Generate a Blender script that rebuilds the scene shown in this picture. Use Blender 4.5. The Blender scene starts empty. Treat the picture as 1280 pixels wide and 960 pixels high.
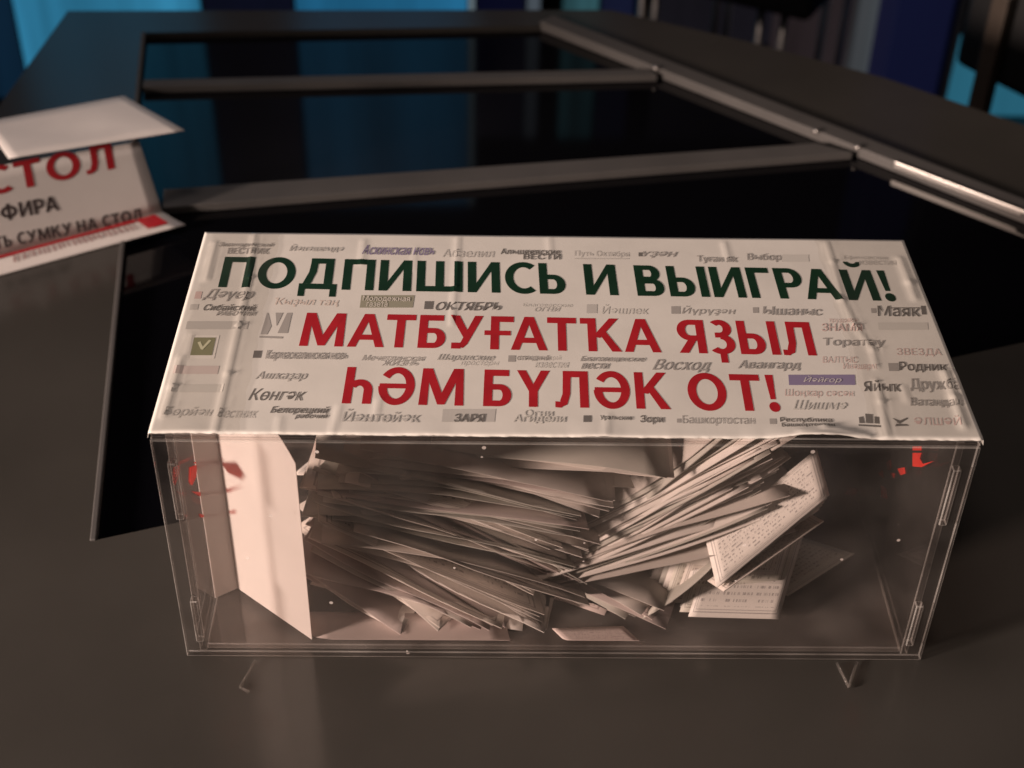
import bpy, bmesh, math, random
from mathutils import Vector, Matrix
random.seed(7)
S = bpy.context.scene
C = S.collection

# ------------------------------------------------------------------ camera
F_PX, CAM = 1848.97, Vector((-0.0412, -0.5396, 0.61654))
PITCH, YAW, ROLL = 0.66811, 0.02543, 0.02518
cp, sp, cw, sw = math.cos(PITCH), math.sin(PITCH), math.cos(YAW), math.sin(YAW)
FW = Vector((sw * cp, cw * cp, -sp))
r0 = Vector((cw, -sw, 0)); u0 = r0.cross(FW)
RT = math.cos(ROLL) * r0 + math.sin(ROLL) * u0
UP = -math.sin(ROLL) * r0 + math.cos(ROLL) * u0
cam = bpy.data.cameras.new('camera')
cam.sensor_width = 36; cam.lens = F_PX / 1280 * 36
cam.clip_start = 0.02; cam.clip_end = 60
cam.dof.use_dof = True; cam.dof.focus_distance = 0.765; cam.dof.aperture_fstop = 8.0
camo = bpy.data.objects.new('camera', cam); C.objects.link(camo)
M3 = Matrix((RT, UP, -FW)).transposed()
camo.matrix_world = Matrix.Translation(CAM) @ M3.to_4x4()
S.camera = camo

def ray(px, py):
    return FW + RT * ((px - 640) / F_PX) + UP * ((480 - py) / F_PX)
def at_z(px, py, z=0.0):
    d = ray(px, py); return CAM + d * ((z - CAM.z) / d.z)
def at_y(px, py, y):
    d = ray(px, py); return CAM + d * ((y - CAM.y) / d.y)
def at_plane(px, py, p0, n):
    d = ray(px, py); return CAM + d * ((p0 - CAM).dot(n) / d.dot(n))

# ------------------------------------------------------------------ light
W = bpy.data.worlds.new('World'); S.world = W; W.use_nodes = True
W.node_tree.nodes['Background'].inputs[0].default_value = (0.9, 0.78, 0.74, 1)
W.node_tree.nodes['Background'].inputs[1].default_value = 0.02
def lamp(name, loc, target, size, power, col):
    l = bpy.data.lights.new(name, 'AREA'); l.shape = 'DISK'; l.size = size; l.energy = power; l.color = col
    o = bpy.data.objects.new(name, l); C.objects.link(o); o.location = loc
    o.rotation_euler = (Vector(target) - Vector(loc)).to_track_quat('-Z', 'Y').to_euler()
    return o
def spot(name, loc, target, soft, power, col, size, blend):
    l = bpy.data.lights.new(name, 'SPOT'); l.shadow_soft_size = soft; l.energy = power; l.color = col
    l.spot_size = math.radians(size); l.spot_blend = blend
    o = bpy.data.objects.new(name, l); C.objects.link(o); o.location = loc
    o.rotation_euler = (Vector(target) - Vector(loc)).to_track_quat('-Z', 'Y').to_euler()
    return o
spot('studio_key_lamp', (-2.62, -1.16, 0.72), (-0.13, 0.0, 0.05), 0.20, 960, (1.0, 0.78, 0.66), 28, 1.0)
lamp('overhead_fill', (-0.5, 0.25, 2.3), (-0.1, 0.0, 0.1), 0.7, 13.0, (1.0, 0.80, 0.71))  # unseen overhead fill, added to lift the lid while the heap stays shaded

S.render.engine = 'CYCLES'
S.cycles.use_denoising = True
S.cycles.max_bounces = 14; S.cycles.transparent_max_bounces = 40; S.cycles.glossy_bounces = 6
S.cycles.sample_clamp_indirect = 4.0
S.view_settings.view_transform = 'Standard'; S.view_settings.look = 'None'
S.view_settings.exposure = 0.0; S.view_settings.gamma = 1.0

# ------------------------------------------------------------------ materials
def nt(name):
    m = bpy.data.materials.new(name); m.use_nodes = True
    return m, m.node_tree.nodes, m.node_tree.links, m.node_tree.nodes['Principled BSDF']
def mat(name, col, rough=0.5, metal=0.0, var=0.0, scale=60, bump=0.0, spec=0.5, coat=0.0):
    m, n, l, b = nt(name)
    b.inputs['Base Color'].default_value = (*col, 1); b.inputs['Roughness'].default_value = rough
    b.inputs['Metallic'].default_value = metal; b.inputs['Specular IOR Level'].default_value = spec
    b.inputs['Coat Weight'].default_value = coat; b.inputs['Coat Roughness'].default_value = 0.08
    if var or bump:
        tc = n.new('ShaderNodeTexCoord'); no = n.new('ShaderNodeTexNoise')
        no.inputs['Scale'].default_value = scale; no.inputs['Detail'].default_value = 5
        l.new(tc.outputs['Object'], no.inputs['Vector'])
        if var:
            r = n.new('ShaderNodeMapRange'); r.inputs[3].default_value = 1 - var; r.inputs[4].default_value = 1 + var
            r.inputs[1].default_value = 0.3; r.inputs[2].default_value = 0.7
            l.new(no.outputs['Fac'], r.inputs[0])
            mx = n.new('ShaderNodeVectorMath'); mx.operation = 'SCALE'; mx.inputs[0].default_value = col
            l.new(r.outputs[0], mx.inputs['Scale']); l.new(mx.outputs[0], b.inputs['Base Color'])
            rr = n.new('ShaderNodeMapRange'); rr.inputs[3].default_value = max(0, rough - var * .2); rr.inputs[4].default_value = rough + var * .2
            l.new(no.outputs['Fac'], rr.inputs[0]); l.new(rr.outputs[0], b.inputs['Roughness'])
        if bump:
            bp = n.new('ShaderNodeBump'); bp.inputs['Strength'].default_value = bump; bp.inputs['Distance'].default_value = 0.001
            l.new(no.outputs['Fac'], bp.inputs['Height']); l.new(bp.outputs[0], b.inputs['Normal'])
    return m
def acrylic(name, tint=(0.94, 0.925, 0.92), dust_or_glint=0.03, specks=0.5, rough=0.015, haze_col=(0.8, 0.74, 0.7), refl=0.9):
    m = bpy.data.materials.new(name); m.use_nodes = True
    n, l = m.node_tree.nodes, m.node_tree.links
    n.remove(n['Principled BSDF']); out = n['Material Output']
    tr = n.new('ShaderNodeBsdfTransparent'); tr.inputs[0].default_value = (*tint, 1)
    gl = n.new('ShaderNodeBsdfGlossy'); gl.inputs['Roughness'].default_value = rough
    lw = n.new('ShaderNodeLayerWeight'); lw.inputs['Blend'].default_value = 0.5
    pw = n.new('ShaderNodeMath'); pw.operation = 'POWER'; pw.inputs[1].default_value = 4.5
    l.new(lw.outputs['Facing'], pw.inputs[0])
    mr = n.new('ShaderNodeMapRange'); mr.inputs[3].default_value = 0.035; mr.inputs[4].default_value = refl
    l.new(pw.outputs[0], mr.inputs[0])
    m1 = n.new('ShaderNodeMixShader'); l.new(mr.outputs[0], m1.inputs[0]); l.new(tr.outputs[0], m1.inputs[1]); l.new(gl.outputs[0], m1.inputs[2])
    df = n.new('ShaderNodeBsdfDiffuse'); df.inputs[0].default_value = (*haze_col, 1)
    tc = n.new('ShaderNodeTexCoord')
    no = n.new('ShaderNodeTexNoise'); no.inputs['Scale'].default_value = 22; no.inputs['Detail'].default_value = 7
    l.new(tc.outputs['Object'], no.inputs['Vector'])
    d1 = n.new('ShaderNodeMapRange'); d1.inputs[1].default_value = 0.35; d1.inputs[2].default_value = 0.75
    d1.inputs[3].default_value = dust_or_glint * 0.3; d1.inputs[4].default_value = dust_or_glint * 1.6
    l.new(no.outputs['Fac'], d1.inputs[0])
    vo = n.new('ShaderNodeTexVoronoi'); vo.inputs['Scale'].default_value = 75; vo.inputs['Randomness'].default_value = 1
    l.new(tc.outputs['Object'], vo.inputs['Vector'])
    sx = n.new('ShaderNodeSeparateColor'); l.new(vo.outputs['Color'], sx.inputs[0])
    th = n.new('ShaderNodeMapRange'); th.inputs[1].default_value = 0.72; th.inputs[2].default_value = 1.0
    th.inputs[3].default_value = 0.0; th.inputs[4].default_value = 0.085
    l.new(sx.outputs[0], th.inputs[0])
    lt = n.new('ShaderNodeMath'); lt.operation = 'LESS_THAN'; l.new(vo.outputs['Distance'], lt.inputs[0]); l.new(th.outputs[0], lt.inputs[1])
    sc = n.new('ShaderNodeMath'); sc.operation = 'MULTIPLY'; sc.inputs[1].default_value = specks; l.new(lt.outputs[0], sc.inputs[0])
    mx = n.new('ShaderNodeMath'); mx.operation = 'MAXIMUM'; l.new(d1.outputs[0], mx.inputs[0]); l.new(sc.outputs[0], mx.inputs[1])
    m2 = n.new('ShaderNodeMixShader'); l.new(mx.outputs[0], m2.inputs[0]); l.new(m1.outputs[0], m2.inputs[1]); l.new(df.outputs[0], m2.inputs[2])
    l.new(m2.outputs[0], out.inputs['Surface'])
    return m
def emis(name, col, strength, streak=0.35, sx=9.0, dim_low=0.0):
    m = bpy.data.materials.new(name); m.use_nodes = True
    n, l = m.node_tree.nodes, m.node_tree.links
    b = n['Principled BSDF']
    b.inputs['Base Color'].default_value = (0.01, 0.012, 0.015, 1); b.inputs['Roughness'].default_value = 0.35
    tc = n.new('ShaderNodeTexCoord'); mp = n.new('ShaderNodeMapping'); mp.inputs['Scale'].default_value = (sx, sx, 0.9)
    no = n.new('ShaderNodeTexNoise'); no.inputs['Scale'].default_value = 1.0; no.inputs['Detail'].default_value = 3
    l.new(tc.outputs['Object'], mp.inputs[0]); l.new(mp.outputs[0], no.inputs['Vector'])
    r = n.new('ShaderNodeMapRange'); r.inputs[1].default_value = 0.3; r.inputs[2].default_value = 0.7
    r.inputs[3].default_value = strength * (1 - streak); r.inputs[4].default_value = strength * (1 + streak)
    l.new(no.outputs['Fac'], r.inputs[0])
    b.inputs['Emission Color'].default_value = (*col, 1)
    l.new(r.outputs[0], b.inputs['Emission Strength'])
    return m
def coupon_mat(name, paper, ink):
    """paper printed with a frame, form lines and words, all from the sheet's own UVs"""
    m, n, l, b = nt(name)
    b.inputs['Roughness'].default_value = 0.55
    uv = n.new('ShaderNodeUVMap'); sep = n.new('ShaderNodeSeparateXYZ'); l.new(uv.outputs[0], sep.inputs[0])
    def M(op, a, bb=None, c=None):
        x = n.new('ShaderNodeMath'); x.operation = op
        for i, v in enumerate((a, bb, c)):
            if v is None: continue
            if isinstance(v, (int, float)): x.inputs[i].default_value = v
            else: l.new(v, x.inputs[i])
        return x.outputs[0]
    u, v = sep.outputs[0], sep.outputs[1]
    au = M('MULTIPLY', M('ABSOLUTE', M('SUBTRACT', u, 0.5)), 1.45)     # in sheet heights
    av = M('ABSOLUTE', M('SUBTRACT', v, 0.5))
    eu = M('SUBTRACT', 0.725, au); ev = M('SUBTRACT', 0.5, av)
    e = M('MINIMUM', eu, ev)
    fr = M('COMPARE', e, 0.055, 0.006)
    fr2 = M('COMPARE', e, 0.085, 0.004)
    inside = M('GREATER_THAN', e, 0.12)
    row = M('FRACT', M('MULTIPLY', v, 13.0))
    rowid = M('FLOOR', M('MULTIPLY', v, 13.0))
    rband = M('COMPARE', row, 0.45, 0.2)
    cx = n.new('ShaderNodeCombineXYZ'); l.new(M('MULTIPLY', u, 52.0), cx.inputs[0]); l.new(M('MULTIPLY', rowid, 7.3), cx.inputs[1])
    no = n.new('ShaderNodeTexNoise'); no.inputs['Scale'].default_value = 1.0; no.inputs['Detail'].default_value = 2
    l.new(cx.outputs[0], no.inputs['Vector'])
    words = M('MULTIPLY', M('MULTIPLY', rband, M('GREATER_THAN', no.outputs['Fac'], 0.53)), inside)
    rule = M('MULTIPLY', M('COMPARE', row, 0.08, 0.035), inside)
    rule = M('MULTIPLY', rule, M('GREATER_THAN', rowid, 4.5))
    ink_f = M('MINIMUM', M('ADD', M('ADD', fr, fr2), M('ADD', words, M('MULTIPLY', rule, 0.6))), 1.0)
    ink_f = M('MULTIPLY', ink_f, 0.55)
    mx = n.new('ShaderNodeMix'); mx.data_type = 'RGBA'
    mx.inputs['A'].default_value = (*paper, 1); mx.inputs['B'].default_value = (*ink, 1)
    l.new(ink_f, mx.inputs['Factor']); l.new(mx.outputs['Result'], b.inputs['Base Color'])
    return m

MT = {
    'table': mat('table_satin_grey', (0.044, 0.041, 0.037), 0.17, var=0.12, scale=7, spec=0.55),
    'rail': mat('rail_grey_metal', (0.08, 0.076, 0.074), 0.6, var=0.12, scale=14, spec=0.22),
    'glass': mat('black_glass', (0.002, 0.002, 0.003), 0.05, spec=0.35),
    'recess': mat('recess_dark', (0.02, 0.018, 0.016), 0.5),
    'steel': mat('bright_steel', (0.6, 0.57, 0.54), 0.42, metal=1.0),
    'acr': acrylic('clear_acrylic', dust_or_glint=0.016, specks=0.4),
    'acr_front': acrylic('clear_acrylic_front', dust_or_glint=0.018, specks=0.6),
    'acr_base': acrylic('dusty_acrylic_base', tint=(0.92, 0.88, 0.86), dust_or_glint=0.075, specks=0.5),
    'edge': acrylic('acrylic_edge_glint', tint=(0.84, 0.82, 0.8), dust_or_glint=0.19, specks=0, rough=0.12, haze_col=(0.9, 0.86, 0.82)),  # the dust mix here paints in the light gathered along the edges
    'tape': acrylic('clear_tape', tint=(0.985, 0.98, 0.97), dust_or_glint=0.012, specks=0.1, rough=0.1, refl=0.5),
    'label': mat('printed_label_paper', (0.69, 0.665, 0.62), 0.42, var=0.05, scale=28, bump=0.2),
    'label_under': mat('label_paper_back', (0.55, 0.5, 0.47), 0.6),
    'green': mat('dark_green_print', (0.006, 0.03, 0.014), 0.4, var=0.15, scale=90),
    'red': mat('red_print', (0.40, 0.014, 0.022), 0.4, var=0.1, scale=90),
    'foot': acrylic('clear_v_reflection', tint=(.93, .91, .89), dust_or_glint=.04, specks=0, rough=.08),  # for the tubes added in place of the V-shaped reflections
    'redglint': acrylic('red_glint', tint=(.9, .16, .12), dust_or_glint=.42, specks=0, haze_col=(.85, .07, .05)),  # solid red colour for the painted-in reflections, no real film
    'white': mat('white_paper', (0.86, 0.82, 0.79), 0.6, var=0.04, scale=24, bump=0.1),
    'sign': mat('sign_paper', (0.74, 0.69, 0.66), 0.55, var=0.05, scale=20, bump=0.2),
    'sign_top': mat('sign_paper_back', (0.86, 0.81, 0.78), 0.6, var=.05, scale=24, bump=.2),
    'sign_dark': mat('sign_dark_print', (0.05, 0.035, 0.035), 0.5),
    'floor': mat('studio_floor_black', (0.012, 0.012, 0.014), 0.18, var=0.2, scale=4),
    'wall': mat('studio_wall_black', (0.008, 0.008, 0.012), 0.6, var=0.3, scale=3),
    'black': mat('black_upholstery', (0.006, 0.006, 0.007), 0.6),
    'brown': mat('dark_brown_wood', (0.06, 0.045, 0.035), 0.5, var=0.2, scale=12),
}
COUP = [coupon_mat('coupon_paper_warm', (0.66, 0.60, 0.55), (0.12, 0.10, 0.10)),
        coupon_mat('coupon_paper_white', (0.72, 0.68, 0.64), (0.10, 0.09, 0.10)),
        coupon_mat('coupon_paper_grey', (0.58, 0.55, 0.49), (0.13, 0.11, 0.10)),
        coupon_mat('coupon_paper_pink', (0.62, 0.52, 0.49), (0.14, 0.09, 0.09))]
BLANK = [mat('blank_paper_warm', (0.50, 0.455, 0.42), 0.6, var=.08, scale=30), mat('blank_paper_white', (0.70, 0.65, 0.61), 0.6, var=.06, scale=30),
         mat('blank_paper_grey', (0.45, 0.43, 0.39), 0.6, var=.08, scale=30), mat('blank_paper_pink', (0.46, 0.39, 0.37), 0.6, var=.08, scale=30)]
_n, _l = MT['white'].node_tree.nodes, MT['white'].node_tree.links
_t = _n.new('ShaderNodeBsdfTranslucent'); _t.inputs[0].default_value = (.8, .72, .68, 1)
_m = _n.new('ShaderNodeMixShader'); _m.inputs[0].default_value = .5
_l.new(_n['Principled BSDF'].outputs[0], _m.inputs[1]); _l.new(_t.outputs[0], _m.inputs[2]); _l.new(_m.outputs[0], _n['Material Output'].inputs['Surface'])
INK = {}
def ink(col):
    k = tuple(col)
    if k not in INK: INK[k] = mat('printed_ink', col, 0.45)
    return INK[k]

# ------------------------------------------------------------------ helpers
def link(name, me, parent=None):
    o = bpy.data.objects.new(name, me); C.objects.link(o)
    if parent: o.parent = parent
    return o
def tag(o, label=None, cat=None, group=None, kind=None):
    for k, v in (('label', label), ('category', cat), ('group', group), ('kind', kind)):
        if v: o[k] = v
    return o
def thing(name, label, cat, loc=(0, 0, 0), group=None):
    o = link(name, None); o.location = loc; o.empty_display_size = 0.02
    return tag(o, label, cat, group)
def finish(name, bm, m, parent=None, smooth=False, off=None):
    me = bpy.data.meshes.new(name); bmesh.ops.recalc_face_normals(bm, faces=bm.faces); bm.to_mesh(me); bm.free()
    for x in (m if isinstance(m, (list, tuple)) else [m]): me.materials.append(x)
    if smooth:
        for p in me.polygons: p.use_smooth = True
    o = link(name, me, parent)
    if off is not None: o.location = off
    return o
def box(bm, x0, y0, z0, x1, y1, z1, mi=0):
    v = [bm.verts.new(p) for p in ((x0,y0,z0),(x1,y0,z0),(x1,y1,z0),(x0,y1,z0),(x0,y0,z1),(x1,y0,z1),(x1,y1,z1),(x0,y1,z1))]
    fs = []
    for q in ((3,2,1,0),(4,5,6,7),(0,1,5,4),(1,2,6,5),(2,3,7,6),(3,0,4,7)):
        f = bm.faces.new([v[i] for i in q]); f.material_index = mi; fs.append(f)
    return v, fs
def slab(bm, pts, z0, z1, mi=0):
    a = [bm.verts.new((p[0], p[1], z0)) for p in pts]; b = [bm.verts.new((p[0], p[1], z1)) for p in pts]
    fs = [bm.faces.new(a[::-1]), bm.faces.new(b)]
    for i in range(len(pts)):
        j = (i + 1) % len(pts); fs.append(bm.faces.new((a[i], a[j], b[j], b[i])))
    for f in fs: f.material_index = mi
    return fs
def bevel(bm, w, seg=2, mi=None):
    r = bmesh.ops.bevel(bm, geom=list(bm.edges), offset=w, segments=seg, affect='EDGES', profile=0.6, material=-1 if mi is None else mi)
    return r
def tube(bm, a, b, r, seg=12):
    a, b = Vector(a), Vector(b); d = (b - a).normalized()
    x = d.orthogonal().normalized(); y = d.cross(x)
    A, B = [], []
    for i in range(seg):
        t = 2 * math.pi * i / seg; o = x * math.cos(t) * r + y * math.sin(t) * r
        A.append(bm.verts.new(a + o)); B.append(bm.verts.new(b + o))
    for i in range(seg):
        j = (i + 1) % seg; bm.faces.new((A[i], A[j], B[j], B[i]))
    bm.faces.new(A[::-1]); bm.faces.new(B)

BW, BD, BH = 0.40, 0.17664, 0.15789          # acrylic box, metres

# ------------------------------------------------------------------ setting: floor and wall
bm = bmesh.new(); slab(bm, [(-6, -4), (6, -4), (6, 6), (-6, 6)], -0.77, -0.75)
tag(finish('floor', bm, MT['floor']), kind='structure')
WY = 2.3
bm = bmesh.new(); box(bm, -5, WY + 0.12, -0.749, 5, WY + 0.2, 2.8)
tag(finish('studio_wall', bm, MT['wall']), 'black studio back wall behind the lit screens', 'wall')

# ------------------------------------------------------------------ lit screens on the back wall
def screen(p0, p1, m, label, name='led_screen', cat='screen', y=None, z1=0.95, group='vertical lit screens behind the table', frame=True):
    if y is None: y = 2.02 if p1 < 594 else WY
    xa, xb = at_y(p0, 5, y).x, at_y(p1, 5, y).x
    t = thing(name, label, cat, ((xa + xb) / 2, y, -0.748), group)
    h = (xb - xa) / 2
    bm = bmesh.new(); box(bm, -h, -0.006, 0.03, h, 0, z1 + 0.748 - 0.02); finish('display_surface', bm, m, t)
    bm = bmesh.new(); box(bm, -h - .004, 0.001, 0.0, h + .004, 0.09, z1 + 0.748); finish('housing', bm, MT['black'], t)
    return t
screen(-260, 14, emis('led_navy', (0.02, 0.09, 0.2), 0.1, 0.6), 'dark navy screen at the far left edge behind the table')
screen(18, 250, emis('led_teal', (0.055, 0.38, 0.66), 0.42, 0.35, 14), 'bright teal lit screen behind the left corner of the table')
screen(255, 366, emis('led_black_blue', (0.08, 0.1, 0.3), 0.035, 0.4), 'nearly black screen between the teal and the blue one')
screen(370, 584, emis('led_blue', (0.035, 0.3, 0.6), 0.34, 0.3, 11), 'blue lit screen behind the middle of the table')
screen(586, 593, emis('led_pale_edge', (0.6, 0.8, 0.9), 0.2, 0.2), 'thin pale lit strip at the edge of the blue screen', 'light_strip', 'light strip', group=None)
screen(596, 656, emis('led_dark_navy', (0.05, 0.06, 0.25), 0.05, 0.3), 'dark navy screen right of the blue one')
screen(659, 675, emis('led_grey_strip', (0.5, 0.62, 0.75), 0.12, 0.3), 'narrow grey blue lit strip left of the dim teal screen', 'light_strip', 'light strip', group=None)
screen(704, 748, emis('led_dim_teal', (0.2, 0.6, 0.7), 0.11, 0.5, 25), 'dim teal screen behind the far corner of the table')
screen(752, 792, emis('led_dusk_blue', (0.12, 0.16, 0.5), 0.05, 0.4), 'dusky blue screen beside the dim teal one')
screen(822, 1000, emis('led_violet_grey', (0.32, 0.28, 0.4), 0.022, 0.4, 8), 'dark violet grey screen behind the black bench')

# ------------------------------------------------------------------ table
ROOT = thing('studio_table', 'large satin grey studio table with black glass panes set between grey strips', 'table', (0, 0, 0))
P = lambda px, py: tuple(at_z(px, py)[:2])
inner = [P(120, 675), P(1280, 428), ]
tl, tr = P(180, 41), P(680, 32)
fl = P(120, 675)
railA, railB = Vector(tr), Vector(P(1280, 270))
rd = (railB - railA).normalized()
frd = (Vector(P(1280, 428)) - Vector(fl)).normalized()
# front line meets the diagonal rail
def isect(p, d, q, e):
    k = d.x * e.y - d.y * e.x; t = ((q - p).x * e.y - (q - p).y * e.x) / k; return p + d * t
fr = isect(Vector(fl), frd, railA, rd)
pane_poly = [fl, tuple(fr), tr, tl]
outer = [(-0.449, 0.822), (-0.10, 0.836), (0.083, 0.842), P(935, 52), P(1105, 97), P(1240, 143)]
e1 = (Vector(outer[-1]) - Vector(outer[-2])).normalized()
oe = Vector(outer[-1]) + e1 * 0.9
outer += [tuple(oe), (oe.x, -0.75), (-0.56, -0.75), (-0.464, 0.629)]
# border plate with the opening: four trapezoids round the opening
def poly_slab(name, pts, z0, z1, m, parent, bev=0.0):
    bm = bmesh.new(); slab(bm, pts, z0, z1)
    if bev: bevel(bm, bev, 2)
    return finish(name, bm, m, parent)
bm = bmesh.new()
ov = [bm.verts.new((*p, 0.0)) for p in outer]; iv = [bm.verts.new((*p, 0.0)) for p in pane_poly]
oe_ = [bm.edges.new((ov[i], ov[(i + 1) % len(ov)])) for i in range(len(ov))]
ie_ = [bm.edges.new((iv[i], iv[(i + 1) % 4])) for i in range(4)]
bmesh.ops.triangle_fill(bm, use_beauty=True, edges=oe_ + ie_)
# drop any faces filled inside the opening
def inside(p, poly):
    c = False
    for i in range(len(poly)):
        a, b = poly[i], poly[i - 1]
        if (a[1] > p[1]) != (b[1] > p[1]) and p[0] < (b[0] - a[0]) * (p[1] - a[1]) / (b[1] - a[1]) + a[0]: c = not c
    return c
bad = [f for f in bm.faces if inside(f.calc_center_median()[:2], pane_poly)]
bmesh.ops.delete(bm, geom=bad, context='FACES_ONLY')
ex = bmesh.ops.extrude_face_region(bm, geom=list(bm.faces))
for v in [g for g in ex['geom'] if isinstance(g, bmesh.types.BMVert)]: v.co.z = -0.03
finish('table_frame', bm, MT['table'], ROOT)
poly_slab('glass_pane', [tuple(Vector(fl) + Vector((-.01, -.01))), tuple(fr + Vector((.02, -.005))), (tr[0] + .01, tr[1] + .012), (tl[0] - .012, tl[1] + .012)], -0.018, -0.006, MT['glass'], ROOT)
bm = bmesh.new()
cx0 = (0.05, 0.0)
tube(bm, (0.1, 0.15, -0.03), (0.1, 0.15, -0.735), 0.09, 24); box(bm, -0.2, -0.15, -0.748, 0.4, 0.45, -0.734)
finish('pedestal', bm, MT['recess'], ROOT)
def strip(p, z, w_px, name='divider_strip'):
    a, b, c, d = [Vector(at_z(*q)[:2]) for q in p]
    bm = bmesh.new(); slab(bm, [a, b, c, d], -0.0055, z); bevel(bm, 0.0008, 2)
    return finish(name, bm, MT['rail'], ROOT)
strip([(203, 261), (1066, 192), (1020, 180), (205, 238)], 0.0012, 0)
strip([(178, 110), (822, 95), (812, 87), (180, 101)], 0.0012, 0)
# raised rail along the diagonal edge
nrm = Vector((-rd.y, rd.x))
if nrm.x < 0: nrm = -nrm
a0 = railA - rd * 0.004; b0 = railB + rd * 0.5
bm = bmesh.new(); slab(bm, [a0 - nrm * .002, b0 - nrm * .002, b0 + nrm * 0.018, a0 + nrm * 0.018], -0.0055, 0.004); bevel(bm, 0.0012, 2)
finish('diagonal_rail', bm, MT['rail'], ROOT)
bm = bmesh.new()
h0 = Vector(P(1118, 208)); h1 = Vector(P(1300, 278))
hd = (h1 - h0).normalized(); hn = Vector((-hd.y, hd.x))
slab(bm, [h0 - hn * .0016, h1 - hn * .0016, h1 + hn * .0016, h0 + hn * .0016], 0.0, 0.0052); bevel(bm, 0.0006, 2)
finish('bright_edge_trim', bm, MT['steel'], ROOT)
bm = bmesh.new()
l0, l1 = Vector(P(119, 676)), Vector(P(181, 41)); ld = (l1 - l0).normalized(); ln = Vector((ld.y, -ld.x))
slab(bm, [l0 - ln * .003, l1 - ln * .003, l1 + ln * .0005, l0 + ln * .0005], -0.0055, 0.0012); bevel(bm, 0.0006, 1)
finish('side_trim', bm, MT['rail'], ROOT)
for q in ((820, 90), (1020, 169), (1072, 189)):
    c = at_z(*q)
    bm = bmesh.new(); bmesh.ops.create_uvsphere(bm, u_segments=16, v_segments=8, radius=0.0032)
    for v in bm.verts: v.co = Vector((v.co.x, v.co.y, v.co.z * 0.5)) + c + Vector((0, 0, 0.0045))
    finish('screw_cap', bm, MT['steel'], ROOT, True)

# ------------------------------------------------------------------ furniture behind the table
def bench(name, label, right, left, zs, pairs, depth=.42, posts=()):
    """right / left: ends of the front lower edge of the seat; legs stand in pairs under it"""
    R_, L_ = at_z(*right, zs), at_z(*left, zs)
    d = (L_ - R_); ln = d.length; d.normalize(); n = Vector((d.y, -d.x, 0))
    if n.y < 0: n = -n
    t = thing(name, label, 'bench', (R_.x, R_.y, -0.749), 'black benches behind the table')
    t.rotation_euler.z = math.atan2(d.y, d.x)
    q = 1 if Vector((-d.y, d.x, 0)).dot(n) > 0 else -1
    z = zs + .749
    y0, y1 = sorted((0, q * depth))
    bm = bmesh.new(); box(bm, 0, y0, z, ln, y1, z + .13); bevel(bm, .012, 3); finish('seat', bm, MT['black'], t, True)
    yb = sorted((q * depth * .82, q * (depth + .04)))
    bm = bmesh.new(); box(bm, 0.01, yb[0], z + .131, ln - .01, yb[1], z + .5); bevel(bm, .015, 3); finish('backrest', bm, MT['black'], t, True)
    for px in posts:
        p = at_z(px[0], px[1], zs); x = (p - R_).dot(d); y0, y1 = sorted((-q * .018, -q * .002))
        bm = bmesh.new(); box(bm, x - .011, y0, 0, x + .011, y1, z + .11); bevel(bm, .002, 2); finish('post', bm, MT['brown'], t)
    for px in pairs:
        p = at_z(px[0], px[1], zs); x = (p - R_).dot(d)
        for yy in (.03, depth - .05):
            bm = bmesh.new(); tube(bm, (x, q * yy, 0), (x, q * yy, z + .003), .0065); finish('leg', bm, MT['steel'], t, True)
    return t
bench('studio_bench', 'black bench on thin bright metal legs behind the table edge', (1010, 30), (740, -35), -.33, ((972, 22), (943, 15), (812, -18), (795, -22)))
bench('studio_bench', 'black bench at the far right in front of a teal glow', (1330, 152), (1190, 80), -.15, ((1215, 92), ), posts=((1240, 104), ))
# blue column, grey post and the low teal screen at the right
def column(px0, px1, y, m, label, name, cat, z1=1.6, depth=.12, group=None, top=None):
    if top is not None: z1 = at_y((px0 + px1) / 2, top, y).z
    xa, xb = at_y(px0, 40, y).x, at_y(px1, 40, y).x
    bm = bmesh.new(); box(bm, xa, y, -0.748, xb, y + depth, z1); bevel(bm, .004, 2)
    return tag(finish(name, bm, m), label, cat, group)
column(1118, 1186, 1.72, emis('blue_column', (0.07, 0.09, 0.38), 0.055, 0.15, 4), 'deep blue glowing column standing right of the grey post', 'lit_column', 'column')
column(1190, 1202, 1.75, mat('grey_post_paint', (0.12, 0.13, 0.15), .5), 'slim grey post on the right side of the blue column', 'post', 'post', depth=.03)
column(1082, 1116, 1.90, emis('grey_panel_glow', (0.45, 0.5, 0.55), 0.09, 0.8, 9), 'pale grey glowing panel on the left of the blue column', 'lit_screen', 'screen', z1=0.5)
column(980, 1066, 2.0, emis('mauve_panel_glow', (0.6, 0.42, 0.45), 0.045, 0.5, 9), 'dim mauve lit screen right of the bright bench legs', 'lit_screen', 'screen', z1=0.3)
column(1196, 1330, 2.05, emis('teal_low', (0.08, 0.45, 0.68), 0.22, 0.3, 6), 'teal lit screen glowing under the right hand bench', 'led_screen', 'screen', top=78)

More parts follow.
